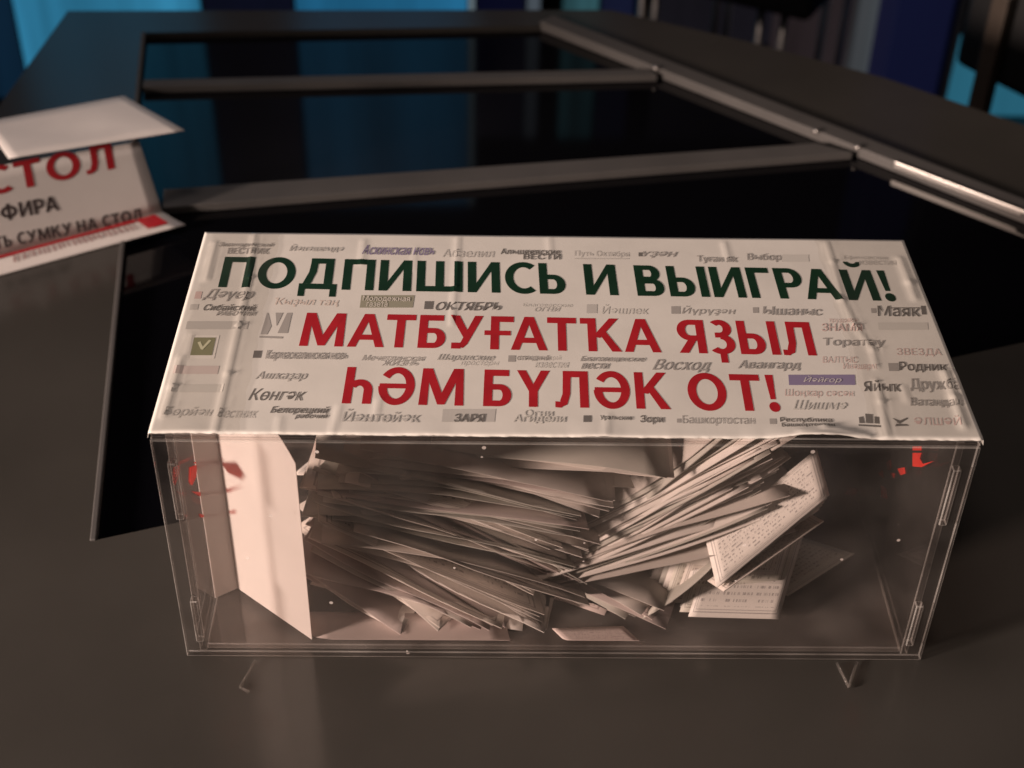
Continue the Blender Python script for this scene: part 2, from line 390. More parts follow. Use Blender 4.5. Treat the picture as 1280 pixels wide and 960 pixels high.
# ------------------------------------------------------------------ ballot box
BOX = thing('coupon_box', 'clear acrylic coupon box with a printed white lid standing on the table', 'box', (0, 0, 0.0006))
T = 0.004
def panel(name, dims, m, parent=BOX, bev=0.0006, extra=None):
    bm = bmesh.new(); box(bm, *dims)
    # the long faces stay clear; the bevels take a bright glint painted in as pale haze
    dx, dy, dz = dims[3]-dims[0], dims[4]-dims[1], dims[5]-dims[2]
    ax = min(range(3), key=lambda i: (dx, dy, dz)[i])
    bmesh.ops.recalc_face_normals(bm, faces=bm.faces)
    r = bmesh.ops.bevel(bm, geom=list(bm.edges), offset=bev, segments=2, affect='EDGES', profile=.6)
    bm.normal_update()
    for f in bm.faces: f.material_index = 0 if max(abs(c) for c in f.normal) > 0.98 else 1
    return finish(name, bm, [m, MT['edge']], parent)
hx = BW / 2
panel('front_panel', (-hx, 0, 0, hx, T - .0002, BH - .0045), MT['acr_front'])
panel('back_panel', (-hx, BD - T, 0, hx, BD, BH - .0045), MT['acr'])
for s in (-1, 1):
    xa, xb = sorted((s * (hx - .0105), s * (hx - .0065)))
    sp_ = panel('side_panel', (xa, T, 0.0, xb, BD - T - .0002, BH - .0045), MT['acr'])
    for za, zb in ((0.102, 0.139), (0.012, 0.043)):
        panel('finger_tab', (xa, -0.0007, za, xb, T - .0004, zb), MT['acr'], sp_, .0006)
panel('base_panel', (-hx + .0108, T, 0.002, hx - .0108, BD - T - .0002, 0.0055), MT['acr_base'])
def glint_patches(wall, xw, polys):
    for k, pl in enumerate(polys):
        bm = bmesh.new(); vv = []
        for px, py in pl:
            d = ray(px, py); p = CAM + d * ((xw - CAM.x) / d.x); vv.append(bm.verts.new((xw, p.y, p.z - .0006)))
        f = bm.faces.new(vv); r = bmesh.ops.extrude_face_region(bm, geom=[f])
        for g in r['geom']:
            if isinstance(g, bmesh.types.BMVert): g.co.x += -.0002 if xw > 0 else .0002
        finish('red_glint_patch', bm, MT['redglint'], wall)  # red reflections in the side walls, put in as thin coloured patches
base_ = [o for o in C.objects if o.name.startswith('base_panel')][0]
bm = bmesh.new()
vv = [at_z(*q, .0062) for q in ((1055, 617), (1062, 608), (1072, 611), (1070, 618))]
slab(bm, [v[:2] for v in vv], .0056 - .0006, .006 - .0006); finish('red_glint_patch', bm, MT['redglint'], base_)  # one more red reflection put in as a patch, on the base
for q in (((319, 826), (300, 859), (311, 865)), ((1046, 829), (1061, 859), (1071, 828))):
    bm = bmesh.new(); v = [at_z(*p, .0016) for p in q]
    for p, r in zip(v, v[1:]): tube(bm, p - Vector((0, 0, .0006)), r - Vector((0, 0, .0006)), .0008, 8)
    finish('v_reflection_tube', bm, MT['foot'], BOX, True)  # clear tubes added where the box shows V-shaped reflections on the table
sides = [o for o in C.objects if o.name.startswith('side_panel')]
glint_patches(sides[0], -hx + .0108, [[(243, 578), (262, 569), (264, 572), (256, 576), (246, 581)], [(238, 584), (246, 581), (245, 596), (240, 607), (237, 602)], [(240, 614), (256, 616), (250, 620)], [(258, 618), (272, 627), (270, 631), (262, 627)], [(250, 642), (258, 645), (252, 647)]])
glint_patches(sides[1], hx - .0108, [[(1101, 606), (1108, 611), (1109, 624), (1102, 620)], [(1141, 558), (1152, 558), (1152, 563), (1141, 563)], [(1141, 566), (1152, 566), (1150, 573), (1154, 580), (1168, 576), (1152, 584), (1141, 583)], [(1112, 590), (1119, 592), (1117, 598)], [(1108, 578), (1113, 575), (1114, 586), (1110, 588)], [(1098, 592), (1103, 588), (1105, 598)], [(1122, 586), (1131, 584), (1132, 592), (1126, 594)]])
LID = panel('lid_panel', (-hx + .0004, 0.0003, BH - .0042, hx - .0004, BD - .0002, BH), MT['acr'])

# printed label: a thin sheet with creases and curled front edge
SEGS = []      # crease ridges given on the sheet
def crease(pts, w=0.0016, a=0.0006):
    q = [Vector(at_z(x, y, BH)[:2]) for x, y in pts]
    for i in range(len(q) - 1): SEGS.append((q[i], q[i + 1], w, a))
crease([(269, 306), (258, 352)], .0016, .0009)
crease([(318, 297), (311, 350), (298, 410), (285, 470), (268, 545)], .0015, .0008)
crease([(226, 450), (216, 486), (205, 522)], .0018, .0009)
crease([(240, 420), (232, 450)], .0014, .0004)
crease([(455, 304), (452, 333)], .0014, .0005)
crease([(572, 300), (569, 360), (565, 408)], .0012, .0006)
crease([(520, 312), (517, 340)], .0012, .0003)
crease([(686, 300), (688, 318)], .0014, .0004)
crease([(905, 306), (910, 325)], .0014, .0006)
crease([(1032, 306), (1040, 330), (1052, 378), (1068, 410), (1090, 440), (1095, 462)], .0016, .0007)
crease([(1094, 478), (1100, 505), (1108, 548)], .0014, .0008)
crease([(1124, 326), (1136, 356), (1143, 376)], .0024, .0009)
crease([(1180, 468), (1192, 500), (1204, 536)], .0022, .0011)
crease([(1196, 470), (1206, 508)], .0015, .0005)
crease([(1128, 486), (1134, 504)], .0015, .0006)
crease([(474, 502), (470, 520)], .0014, .0005)
crease([(425, 510), (415, 545)], .0014, .0005)
crease([(760, 522), (757, 548)], .0016, .0004)
crease([(350, 525), (348, 548)], .0016, .0004)
crease([(1000, 545), (1030, 538), (1085, 549)], .002, .0010)
LIFT = (at_z(955, 546, BH).x, at_z(1092, 549, BH).x)
def sheet_h(x, y):
    p = Vector((x, y)); h = 0.0
    for a, b, w, am in SEGS:
        d = b - a; t = max(0, min(1, (p - a).dot(d) / d.length_squared)); q = (p - (a + d * t)).length
        if q < 4 * w: h += .7 * am * math.exp(-(q / w) ** 2)
    if y < .014:          # front edge lifting where the glue has let go
        c = (x - LIFT[0]) / (LIFT[1] - LIFT[0])
        if 0 < c < 1: h += .0032 * math.sin(math.pi * c) ** 1.4 * (1 - max(0, y) / .014) ** 2
        h += .0004 * max(0, math.sin(x * 47 + 1) * math.sin(x * 113)) * (1 - max(0, y) / .014)
    h += 0.00012 * math.sin(x * 31 + y * 13) * math.sin(y * 54 - x * 18) + 0.0002
    return h
LZ = BH + 0.0006
nx, ny = 230, 100
bm = bmesh.new(); grid = []
rnd = [random.uniform(-1, 1) for _ in range(nx + 1)]
for j in range(0, ny + 1):
    row = []
    for i in range(nx + 1):
        x = -hx + BW * i / nx
        wob = 0.0004 * math.sin(i * .11) + 0.0003 * rnd[i]
        if j >= 0:
            y = -0.0004 - (.0003 * rnd[i] if j == 0 else 0) + (BD + 0.0002) * j / ny; z = LZ + sheet_h(x, y)
            if j == 0: z -= 0.0003
        else:
            y = -0.0011 - 0.0001 * rnd[i]; z = LZ - (0.0018 if j == -1 else 0.0036 + wob)
        row.append((x, y, z))
    grid.append(row)
vs = [[bm.verts.new(p) for p in row] for row in grid]
for j in range(len(vs) - 1):
    for i in range(nx): bm.faces.new((vs[j][i], vs[j][i + 1], vs[j + 1][i + 1], vs[j + 1][i]))
# side folds
for i0, sgn in ((0, -1), (nx, 1)):
    low = [bm.verts.new((sgn * (hx + .0006), v[i0].co.y, LZ - .003 - .0005 * math.sin(k * .7))) for k, v in enumerate(vs)]
    col = [v[i0] for v in vs]
    for k in range(len(col) - 1): bm.faces.new((col[k], col[k + 1], low[k + 1], low[k]))
LABEL = finish('printed_label', bm, MT['label'], LID, True)
LABEL.modifiers.new('thickness', 'SOLIDIFY').thickness = 0.0002
LABEL.modifiers['thickness'].offset = -1

# ------------------------------------------------------------------ lettering
SV, SH = 0.222, 0.175
def R(a, b, c, d): return [[(a, b), (c, b), (c, d), (a, d)]]
def PG(*p): return [list(p)]
def E(cx, cy, rx, ry, a0=0, a1=360, sv=SV, sh=SH, n=None):
    n = n or max(6, int(abs(a1 - a0) / 9)); o = []
    for i in range(n):
        t0, t1 = math.radians(a0 + (a1 - a0) * i / n), math.radians(a0 + (a1 - a0) * (i + 1) / n)
        o.append([(cx + rx * math.cos(t0), cy + ry * math.sin(t0)), (cx + rx * math.cos(t1), cy + ry * math.sin(t1)),
                  (cx + (rx - sv) * math.cos(t1), cy + (ry - sh) * math.sin(t1)), (cx + (rx - sv) * math.cos(t0), cy + (ry - sh) * math.sin(t0))])
    return ('ring', o)
def disc(cx, cy, r): return [[(cx + r * math.cos(k * math.pi / 10), cy + r * math.sin(k * math.pi / 10)) for k in range(20)]]
def bowl(x, y0, y1, w):      # right-hand bowl from x to w
    m, ry = (y0 + y1) / 2, (y1 - y0) / 2; c = w - ry * 1.02 if w - ry * 1.02 > x else x
    return [R(x, y0, c, y0 + SH - .02), R(x, y1 - SH + .02, c, y1), E(c, m, w - c, ry, -90, 90, SV, SH - .02)]
def soft(x): return [R(x, 0, x + SV, 1)] + bowl(x + SV, 0, .62, x + .68)
def ii(w=.84): return [R(0, 0, SV, 1), R(w - SV, 0, w, 1), PG((SV, 0), (w - SV, .70), (w - SV, 1), (SV, .30))]
def ka(x=0): return [R(x, 0, x + SV, 1), PG((x + SV, .42), (x + .32, .40), (x + .82, 1), (x + .58, 1), (x + SV, .56)), PG((x + .30, .53), (x + .47, .60), (x + .86, 0), (x + .61, 0))]
def ze(): return [E(.30, .745, .31, .27, -90, 135, SV, SH - .02), R(.16, .475, .32, .475 + SH - .025), E(.29, .285, .36, .30, -140, 90, SV, SH - .02)]
GL = {
 'П': (.82, [R(0, 0, SV, 1), R(.82 - SV, 0, .82, 1), R(SV, 1 - SH, .82 - SV, 1)]),
 'О': (.98, [E(.49, .5, .49, .52)]),
 'Д': (.98, [R(0, 0, .98, SH), R(0, -.23, .17, 0), R(.81, -.23, .98, 0), R(.85 - SV, SH, .85, 1), R(.24, 1 - SH, .85 - SV, 1), PG((.09, SH), (.30, SH), (.415, .55), (.43, 1 - SH), (.24, 1 - SH), (.22, .55))]),
 'И': (.84, ii()), 'Й': (.84, ii() + [E(.42, 1.27, .23, .19, 180, 360, .13, .13)]),
 'Ш': (1.2, [R(0, 0, SV, 1), R(.6 - SV / 2, SH, .6 + SV / 2, 1), R(1.2 - SV, 0, 1.2, 1), R(SV, 0, 1.2 - SV, SH)]),
 'С': (.76, [E(.49, .5, .49, .52, 52, 308)]),
 'Ь': (.70, soft(0)), 'Ы': (1.0, soft(0) + [R(.80, 0, .80 + SV, 1)]),
 'В': (.72, [R(0, 0, SV, 1)] + bowl(SV, .47, 1, .66) + bowl(SV, 0, .55, .72)),
 'Г': (.60, [R(0, 0, SV, 1), R(SV, 1 - SH, .60, 1)]),
 'Р': (.70, [R(0, 0, SV, 1)] + bowl(SV, .36, 1, .70)),
 'А': (.94, [PG((0, 0), (.22, 0), (.47, .76), (.47, 1), (.345, 1)), PG((.94, 0), (.72, 0), (.47, .76), (.47, 1), (.595, 1)), R(.22, .21, .72, .21 + SH - .02)]),
 '!': (.27, [PG((.03, 1), (.24, 1), (.20, .32), (.07, .32)), disc(.135, .115, .135)]),
 'М': (1.12, [PG((0, 0), (SV, 0), (SV, 1), (0.04, 1)), PG((1.12 - SV, 0), (1.12, 0), (1.08, 1), (1.12 - SV, 1)), PG((.06, 1), (.29, 1), (.60, .24), (.60, .02), (.47, .02)), PG((1.06, 1), (.83, 1), (.52, .24), (.52, .02), (.65, .02))]),
 'Т': (.76, [R(0, 1 - SH, .76, 1), R(.38 - SV / 2, 0, .38 + SV / 2, 1 - SH)]),
 'Б': (.70, [R(0, 0, SV, 1), R(SV, 1 - SH, .63, 1)] + bowl(SV, 0, .60, .70)),
 'У': (.86, [PG((.64, 1), (.86, 1), (.47, .14), (.36, .02), (.22, .08), (.30, .2)), PG((0, 1), (.24, 1), (.53, .40), (.40, .26)), R(.06, 0, .30, SH)]),
 'Ғ': (.66, [R(.1, 0, .1 + SV, 1), R(.1 + SV, 1 - SH, .70, 1), R(-.06, .42, .62, .42 + .14)]),
 'К': (.84, ka()), 'Ҡ': (1.02, [R(0, 1 - SH, .19, 1)] + ka(.19)),
 'Я': (.72, [R(.72 - SV, 0, .72, 1), R(.30, 1 - SH + .02, .72 - SV, 1), R(.30, .37, .72 - SV, .37 + SH - .02), E(.33, .685, .33, .315, 90, 270, SV, SH - .02), PG((0, 0), (.24, 0), (.50, .42), (.28, .42))]),
 'Ҙ': (.66, ze() + [R(.22, -.26, .40, .03)]),
 'Л': (.84, [R(.84 - SV, 0, .84, 1), R(.20, 1 - SH, .84 - SV, 1), PG((.20, 1 - SH), (.40, 1 - SH), (.38, .36), (.30, .08), (.14, 0), (.12, .18), (.185, .36)), PG((0, 0), (.16, -.01), (.22, .14), (0, .16))]),
 'Һ': (.72, [R(0, 0, SV, 1), E(.385, .36, .335, .30, 0, 150, SV, SH), R(.72 - SV, 0, .72, .36)]),
 'Ә': (.92, [E(.46, .5, .46, .52, -178, 146), R(.03, .43, .80, .56)]),
 'Ү': (.84, [PG((0, 1), (.23, 1), (.42, .62), (.52, .40), (.42, .36), (.32, .40)), PG((.84, 1), (.61, 1), (.42, .62), (.32, .40), (.42, .36), (.52, .40)), R(.42 - SV / 2, 0, .42 + SV / 2, .42)]),
 'Э': (.74, [E(.25, .5, .49, .52, -128, 128), R(.2, .43, .64, .57)]),
 'Ф': (1.1, [E(.55, .5, .55, .40), R(.55 - SV / 2, -.05, .55 + SV / 2, 1.05)]),
 'Н': (.82, [R(0, 0, SV, 1), R(.82 - SV, 0, .82, 1), R(SV, .42, .82 - SV, .42 + SH)]),
}
def glyph_run(text, gap=.13, space=.36):
    out, x = [], 0
    for ch in text:
        if ch == ' ': x += space; prev = ch; continue
        w, parts = GL[ch]; k = 0
        if ch == 'А' and x and prev in 'РТҒ': x -= .13
        if ch == 'Т' and x and prev == 'А': x -= .10
        for p in parts:
            polys = p[1] if isinstance(p, tuple) else p
            for q in polys: out.append(([(a + x, b) for a, b in q], k))
            k += 1
        x += w + gap; prev = ch
    return out, x - gap
def lettering(name, text, m, place, parent, cuts=None, hfun=None, gap=.13, space=.36):
    """place(u,v,layer) -> 3D point, u 0..1 along the run, v in cap heights"""
    run, w = glyph_run(text, gap, space)
    bm = bmesh.new()
    for poly, k in run:
        try: bm.faces.new([bm.verts.new(place(a / w, b, k)) for a, b in poly])
        except ValueError: pass
    if cuts:
        for axis, vals in cuts:
            for c in vals:
                co = [0, 0, 0]; co[axis] = c; no = [0, 0, 0]; no[axis] = 1
                bmesh.ops.bisect_plane(bm, geom=list(bm.verts) + list(bm.edges) + list(bm.faces), plane_co=co, plane_no=no)
    if hfun:
        for v in bm.verts: v.co.z += hfun(v.co.x, v.co.y)
    bm.normal_update()
    for f in bm.faces:
        if f.normal.dot(CAM - f.calc_center_median()) < 0: f.normal_flip()
    me = bpy.data.meshes.new(name); bm.to_mesh(me); bm.free(); me.materials.append(m)
    return link(name, me, parent)
def lid_place(bl, br, tl_):
    a, b, t = (at_z(*q, LZ) for q in (bl, br, tl_))
    return lambda u, v, k: a + (b - a) * u + (t - a) * v + Vector((0, 0, .00010 + k * .000010))
xs = [-hx + BW * i / nx for i in range(1, nx)]; ys = [-.0004 + (BD + .0002) * j / ny for j in range(1, ny)]
def lid_line(name, text, m, bl, br, t0, gap=.13, space=.36):
    a, b, t = (at_z(*q, LZ) for q in (bl, br, t0))
    lo, hi = min(a.x, t.x) - .002, b.x + .004
    pl = lid_place(bl, br, t0)
    ya, yb = min(a.y, b.y) - .02, max(t.y, t.y + b.y - a.y) + .03
    return lettering(name, text, m, pl, LABEL, ((0, [x for x in xs if lo < x < hi]), (1, [y for y in ys if ya < y < yb])), sheet_h, gap, space)
lid_line('headline_lettering', 'ПОДПИШИСЬ И ВЫИГРАЙ!', MT['green'], (272.6, 360.5), (1121, 378), (281.5, 322.5))
lid_line('slogan_lettering', 'МАТБУҒАТҠА ЯҘЫЛ', MT['red'], (373.6, 434), (1021, 446), (382, 392.5), .10)
lid_line('slogan_lettering', 'ҺӘМ БҮЛӘК ОТ!', MT['red'], (427, 506), (976, 516), (434.5, 460.5))

def text_mesh(text, shear=0.0):
    """outlines of the built-in font, every outer contour filled on its own with the holes inside it"""
    c = bpy.data.curves.new('printed_text', 'FONT'); c.body = text; c.size = 1; c.shear = shear; c.resolution_u = 2; c.fill_mode = 'NONE'
    o = bpy.data.objects.new('printed_text', c); C.objects.link(o)
    dg = bpy.context.evaluated_depsgraph_get(); me = bpy.data.meshes.new_from_object(o.evaluated_get(dg))
    bpy.data.objects.remove(o); bpy.data.curves.remove(c)
    bm = bmesh.new(); bm.from_mesh(me); bpy.data.meshes.remove(me)
    seen, outs, holes = set(), [], []
    for v in bm.verts:
        if v in seen: continue
        lp = [v]; seen.add(v)
        while True:
            n = [e.other_vert(lp[-1]) for e in lp[-1].link_edges if e.other_vert(lp[-1]) not in seen]
            if not n: break
            lp.append(n[0]); seen.add(n[0])
        q = [(w.co.x, w.co.y) for w in lp]
        A = sum(p[0] * r[1] - r[0] * p[1] for p, r in zip(q, q[1:] + q[:1])) / 2
        (outs if A < 0 else holes).append((abs(A), q))
    bm.free(); bm = bmesh.new(); lay = {}
    groups = [[q] for _, q in outs]
    for A, q in holes:
        best = [(o_[0], i) for i, o_ in enumerate(outs) if o_[0] > A and inside(q[0], o_[1])]
        if best: groups[min(best)[1]].append(q)
    for k, g in enumerate(groups):
        es = []
        for q in g:
            vs_ = [bm.verts.new((x, y, 0)) for x, y in q]
            for w in vs_: lay[w] = k
            es += [bm.edges.new((vs_[i], vs_[i - 1])) for i in range(len(vs_))]
        bmesh.ops.triangle_fill(bm, use_beauty=True, edges=es)
    xs_, ys_ = [v.co.x for v in bm.verts], [v.co.y for v in bm.verts]
    return bm, lay, (min(xs_), max(xs_), min(ys_), max(ys_))
def logo(text, x0, y0, x1, y1, col, shear=0.0, bold=0, base=None, z=.00013, name='newspaper_logo', mk=None):
    """text filling the box x0..x1, y0(top)..y1(bottom) on the lid, measured on the photograph"""
    mid = (y0 + y1) / 2
    bl, br = at_z(x0, y1, LZ), at_z(x1, y1 + (x1 - x0) * .012, LZ)
    tl_ = at_z(x0 + (y1 - y0) * .25 * (1 - (x0 - 185) / 620), y0, LZ)
    bm, lay, (a, b, c, d) = text_mesh(text, shear)
    for v in bm.verts:
        u, w = (v.co.x - a) / (b - a), (v.co.y - c) / (d - c)
        p = bl + (br - bl) * u + (tl_ - bl) * w; k = lay[v] % 9
        v.co = (p.x, p.y, LZ + z + k * .000008 + sheet_h(p.x, p.y))
    if bold:
        # a second pass beside the first thickens the strokes
        geo = bmesh.ops.duplicate(bm, geom=list(bm.verts) + list(bm.edges) + list(bm.faces))['geom']
        for g in geo:
            if isinstance(g, bmesh.types.BMVert): g.co += Vector((bold, bold * .3, .00009))
    bm.normal_update()
    for f in bm.faces:
        if f.normal.z < 0: f.normal_flip()
    me = bpy.data.meshes.new(name); bm.to_mesh(me); bm.free(); me.materials.append(ink(col))
    return link(name, me, LABEL)
def block(x0, y0, x1, y1, col, pts=None, name='newspaper_logo', z=.00010, holes=None):
    bm = bmesh.new()
    polys = pts or [[(0, 0), (1, 0), (1, 1), (0, 1)]]
    for kk, pl in enumerate(polys):
        vsx = []
        for u, w in pl:
            px = x0 + (x1 - x0) * u + (y1 - y0) * w * .25 * (1 - (x0 - 185) / 620); py = y1 + (y0 - y1) * w
            p = at_z(px, py, LZ); vsx.append(bm.verts.new((p.x, p.y, LZ + z + kk * .00001)))
        bm.faces.new(vsx)
    xsv = [v.co.x for v in bm.verts]; ysv = [v.co.y for v in bm.verts]
    for c in [x for x in xs if min(xsv) < x < max(xsv)]:
        bmesh.ops.bisect_plane(bm, geom=list(bm.verts) + list(bm.edges) + list(bm.faces), plane_co=(c, 0, 0), plane_no=(1, 0, 0))
    for v in bm.verts: v.co.z += sheet_h(v.co.x, v.co.y)
    bm.normal_update()
    for f in bm.faces:
        if f.normal.z < 0: f.normal_flip()
    me = bpy.data.meshes.new(name); bm.to_mesh(me); bm.free(); me.materials.append(ink(col))
    return link(name, me, LABEL)
DK, MD, LT, PL = (.16, .15, .14), (.36, .34, .32), (.50, .48, .45), (.59, .57, .53)
PK, OR, PU, OL, BR = (.6, .46, .43), (.64, .54, .48), (.24, .2, .32), (.2, .2, .11), (.3, .24, .18)
B1, B2 = .00010, .00020
for a in [
 ('Зианчуринский', 273, 304.5, 341, 311, MD, .3, B1), ('ВЕСТНИК', 284, 311.5, 335, 319, MD, 0, B2),
 ('Йәнәшемдә', 361, 307, 428, 317, LT, .2, B1), ('Аскинская новь', 452, 308, 542, 320, PU, .3, B2),
 ('Абзелил', 553, 313, 617, 323, LT, .1, 0), ('Альшеевские', 625.5, 312.5, 700, 319.5, DK, 0, B2), ('ВЕСТИ', 654, 319.5, 700, 326, DK, 0, B2),
 ('Путь Октября', 718, 315, 786, 323.5, LT, 0, 0), ('ҮҘӘН', 803, 316, 846, 324, MD, .3, B2),
 ('Туған яҡ', 871, 321, 921, 331, MD, 0, B2), ('Выбор', 934, 318.5, 976, 329, MD, 0, B1), ('Ефимовские', 1055, 321, 1110, 326.5, LT, 0, 0), ('известия', 1074, 327, 1120, 332.5, LT, 0, 0),
 ('Дәүер', 252, 363, 315, 378, MD, .35, B2), ('Сибайский', 254, 382, 319, 390, DK, .3, B1), ('РАБОЧИЙ', 270, 389.5, 319, 396.5, MD, .3, B1),
 ('Ҡыҙыл таң', 342, 374, 422, 385, OR, .2, 0), ('ОКТЯБРЬ', 544, 379, 625, 389.5, DK, .3, B2), ('Благоварские', 653, 380.5, 715, 386, PL, .1, 0), ('огни', 668, 385.5, 700, 391, LT, .3, 0),
 ('Йәшлек', 752, 382, 810, 394, PL, .1, 0), ('Йүрүҙән', 852, 384, 919, 396, MD, .2, 0), ('Ышаныс', 953, 385, 1027, 395.5, MD, .1, B2), ('Маяк', 1097, 384, 1150, 397, DK, .05, B1),
 ('ЗНАМЯ', 1027, 406, 1078, 415.5, PK, .05, B1), ('трудовое', 1036, 400, 1072, 406, PK, .2, 0), ('Торатау', 1029, 424, 1106, 436, MD, .1, B2), ('ВАЛТЫС', 1028, 447, 1072, 455, PK, .1, 0), ('Инәшарм', 1054, 455, 1096, 465, PK, .1, 0),
 ('ЗВЕЗДА', 1121, 437, 1177, 447, PK, 0, 0), ('Родник', 1124, 454, 1184, 467, DK, .05, B2), ('Кармаскалинская новь', 331, 439.5, 432, 453, MD, .1, B1),
 ('Мечетлинская', 452, 445.5, 531, 452.5, MD, .35, 0), ('ЖИЗНЬ', 477, 452.5, 522, 459, MD, .3, 0), ('Шаранские', 546, 444.5, 617, 454, LT, .35, B1), ('просторы', 575, 453.5, 622, 460, PL, .3, 0),
 ('ОТРАДНЫЙ', 646, 445.5, 686, 453, MD, 0, B2), ('край', 686, 446, 700, 453, PL, 0, 0), ('известия', 668, 454.5, 710, 461.5, PL, .3, 0), ('Благовещенские', 725, 447, 806, 454.5, MD, .35, B1), ('вести', 726, 456, 761, 463, MD, .35, B1),
 ('Восход', 815, 451, 888, 467, MD, .5, B1), ('Авангард', 922, 452, 1000, 465, MD, .3, B2), ('Ашҡаҙар', 318, 466, 382, 478, LT, .35, B1), ('Көнгәк', 310, 487, 381, 502, DK, .35, 0),
 ('Бөрйән', 202, 510, 265, 524, LT, .3, 0), ('Вестник', 270, 512, 320, 524, LT, .3, 0), ('Белорецкий', 337, 509.5, 410, 520, DK, .3, B2), ('рабочий', 368, 518.5, 409, 526, DK, .3, B2),
 ('Йәнтөйәк', 427, 513, 524, 529, LT, .1, B1), ('Огни', 655, 514, 690, 522, PL, 0, B1), ('Агидели', 641, 520, 706, 531, PL, .1, B1), ('Уральские', 750, 521, 790, 528, DK, 0, B1), ('Зори', 800, 521, 829, 532, DK, 0, B1),
 ('Башкортостан', 853, 521, 943, 533.5, MD, 0, 0), ('Республика', 975, 523.5, 1040, 530.5, DK, 0, B2), ('Башкортостан', 977, 530.5, 1043, 537, DK, 0, B2),
 ('Шоңҡар сәсән', 981, 488, 1067, 499, PK, .1, 0), ('Шишмә', 991, 502, 1058, 514, PL, .35, B1), ('Яйыҡ', 1079.5, 478, 1126, 491, DK, .05, B2), ('Дружба', 1138, 475, 1200, 492, MD, 0, B1), ('Ватандаш', 1138, 499, 1204, 511, MD, .1, B1),
 ('ӘЛШӘЙ', 1143, 521, 1201, 533, PK, 0, 0)]:
    logo(*a[:5], a[5], a[6], a[7])
sq = [[(0, 0), (1, 0), (1, 1), (0, 1)]]
for a in [(243, 366, 251, 375, PK), (237, 382, 247, 389, LT), (232, 403.5, 309, 413.5, LT), (977, 320, 1011, 329, PL),
          (530, 378, 541, 388, DK), (733, 382, 746, 393, LT), (839, 384.5, 850, 394, MD), (941, 386, 948, 393, MD), (1089, 387, 1095, 393, MD), (1152, 384, 1158, 395, DK), (1111, 455.5, 1123, 465.5, MD),
          (316, 440, 326, 449, DK), (635, 446, 644, 454, MD), (552, 513, 618, 529, LT), (729, 521, 739, 529.5, DK), (846, 525, 851, 530, MD), (962, 525, 970, 532, MD), (798, 317, 803, 322, DK),
          (216, 459, 272, 469, (.6, .52, .49)), (214, 482, 278, 492, PL), (1098, 405, 1160, 414, PL), (718, 324.5, 786, 325.5, LT), (1113, 386, 1150, 387.2, DK), (432, 527.5, 470, 528.5, LT)]:
    block(*a)
block(449.6, 370.5, 516, 386, (.3, .29, .22)); logo('Молодежная', 453, 371.5, 512, 379, (.66, .62, .56), 0, B1, z=.00022); logo('газета', 458, 379.5, 484, 385, (.66, .62, .56), 0, 0, z=.00022)
block(986, 470, 1069, 483, PU); logo('Йәйғор', 1004, 471.5, 1052, 481, (.6, .56, .56), .35, 0, z=.00022)
logo('ЗАРЯ', 567, 519, 605, 529, DK, .1, B2, z=.00022)
block(234, 421, 268, 450, (.74, .71, .66)); block(238, 424, 265, 446, (.24, .24, .14), z=.0002)
block(245, 427, 262, 440, (.6, .6, .42), [[(0, .75), (.35, 0.1), (.5, .25), (.2, .85)], [(.33, .1), (.5, 0.05), (1, .95), (.8, 1)]], z=.00028)
block(324, 391, 360, 425, MD, [[(0.02, .15), (.1, .95), (.14, .95), (.34, .45), (.25, .15)], [(.40, .95), (.66, .95), (.52, .45)], [(.60, .2), (.80, .95), (.97, .95), (.95, .2)], [(0, .03), (.8, 0), (.8, .07), (0, .1)]])
block(1073, 519, 1101, 536, DK, [[(0, .1), (1, .0), (1, .14), (0, .22)], [(.05, .3), (.3, .3), (.25, .8), (.05, .75)], [(.35, .3), (.65, .28), (.68, .95), (.35, 1)], [(.72, .28), (.95, .25), (.95, .75), (.75, .8)]])
block(1114, 523, 1136, 536, DK, [[(0, .1), (.4, .5), (.1, .9), (.55, .65)], [(.3, .5), (.95, .95), (1, .85), (.5, .35)], [(.2, .1), (1, .15), (.9, .3), (.3, .35)]])
# faint red strokes of the print showing on the underside of the lid
for nm, tx, a, b, t in (('underside_print', 'МАТБУҒАТҠА ЯҘЫЛ', (373.6, 434), (1021, 446), (382, 392.5)), ('underside_print', 'ҺӘМ БҮЛӘК ОТ!', (427, 506), (976, 516), (434.5, 460.5))):
    p0, p1, p2 = (at_z(*q, LZ) for q in (a, b, t))
    lettering(nm, tx, MT['red'], lambda u, v, k, p0=p0, p1=p1, p2=p2: Vector(((p0 + (p1 - p0) * u + (p2 - p0) * v).x, (p0 + (p1 - p0) * u + (p2 - p0) * v).y, BH + .00018 - k * .000008)), LABEL)
# clear tape over both ends of the label
def tape(x0, x1):
    bm = bmesh.new(); n, m_ = 40, 60; vv = []
    for j in range(m_ + 1):
        row = []
        for i in range(n + 1):
            x = x0 + (x1 - x0) * i / n + .0006 * math.sin(j * .8 + i); y = .0008 + (BD - .0016) * j / m_
            row.append(bm.verts.new((x, y, LZ + .0006 + sheet_h(x, y) * 1.1 + random.uniform(0, .00007))))
        vv.append(row)
    for j in range(m_):
        for i in range(n): bm.faces.new((vv[j][i], vv[j][i+1], vv[j+1][i+1], vv[j+1][i]))
    return finish('clear_tape', bm, MT['tape'], LID, True)
tape(-hx + .002, -hx + .043); tape(hx - .052, hx - .001)

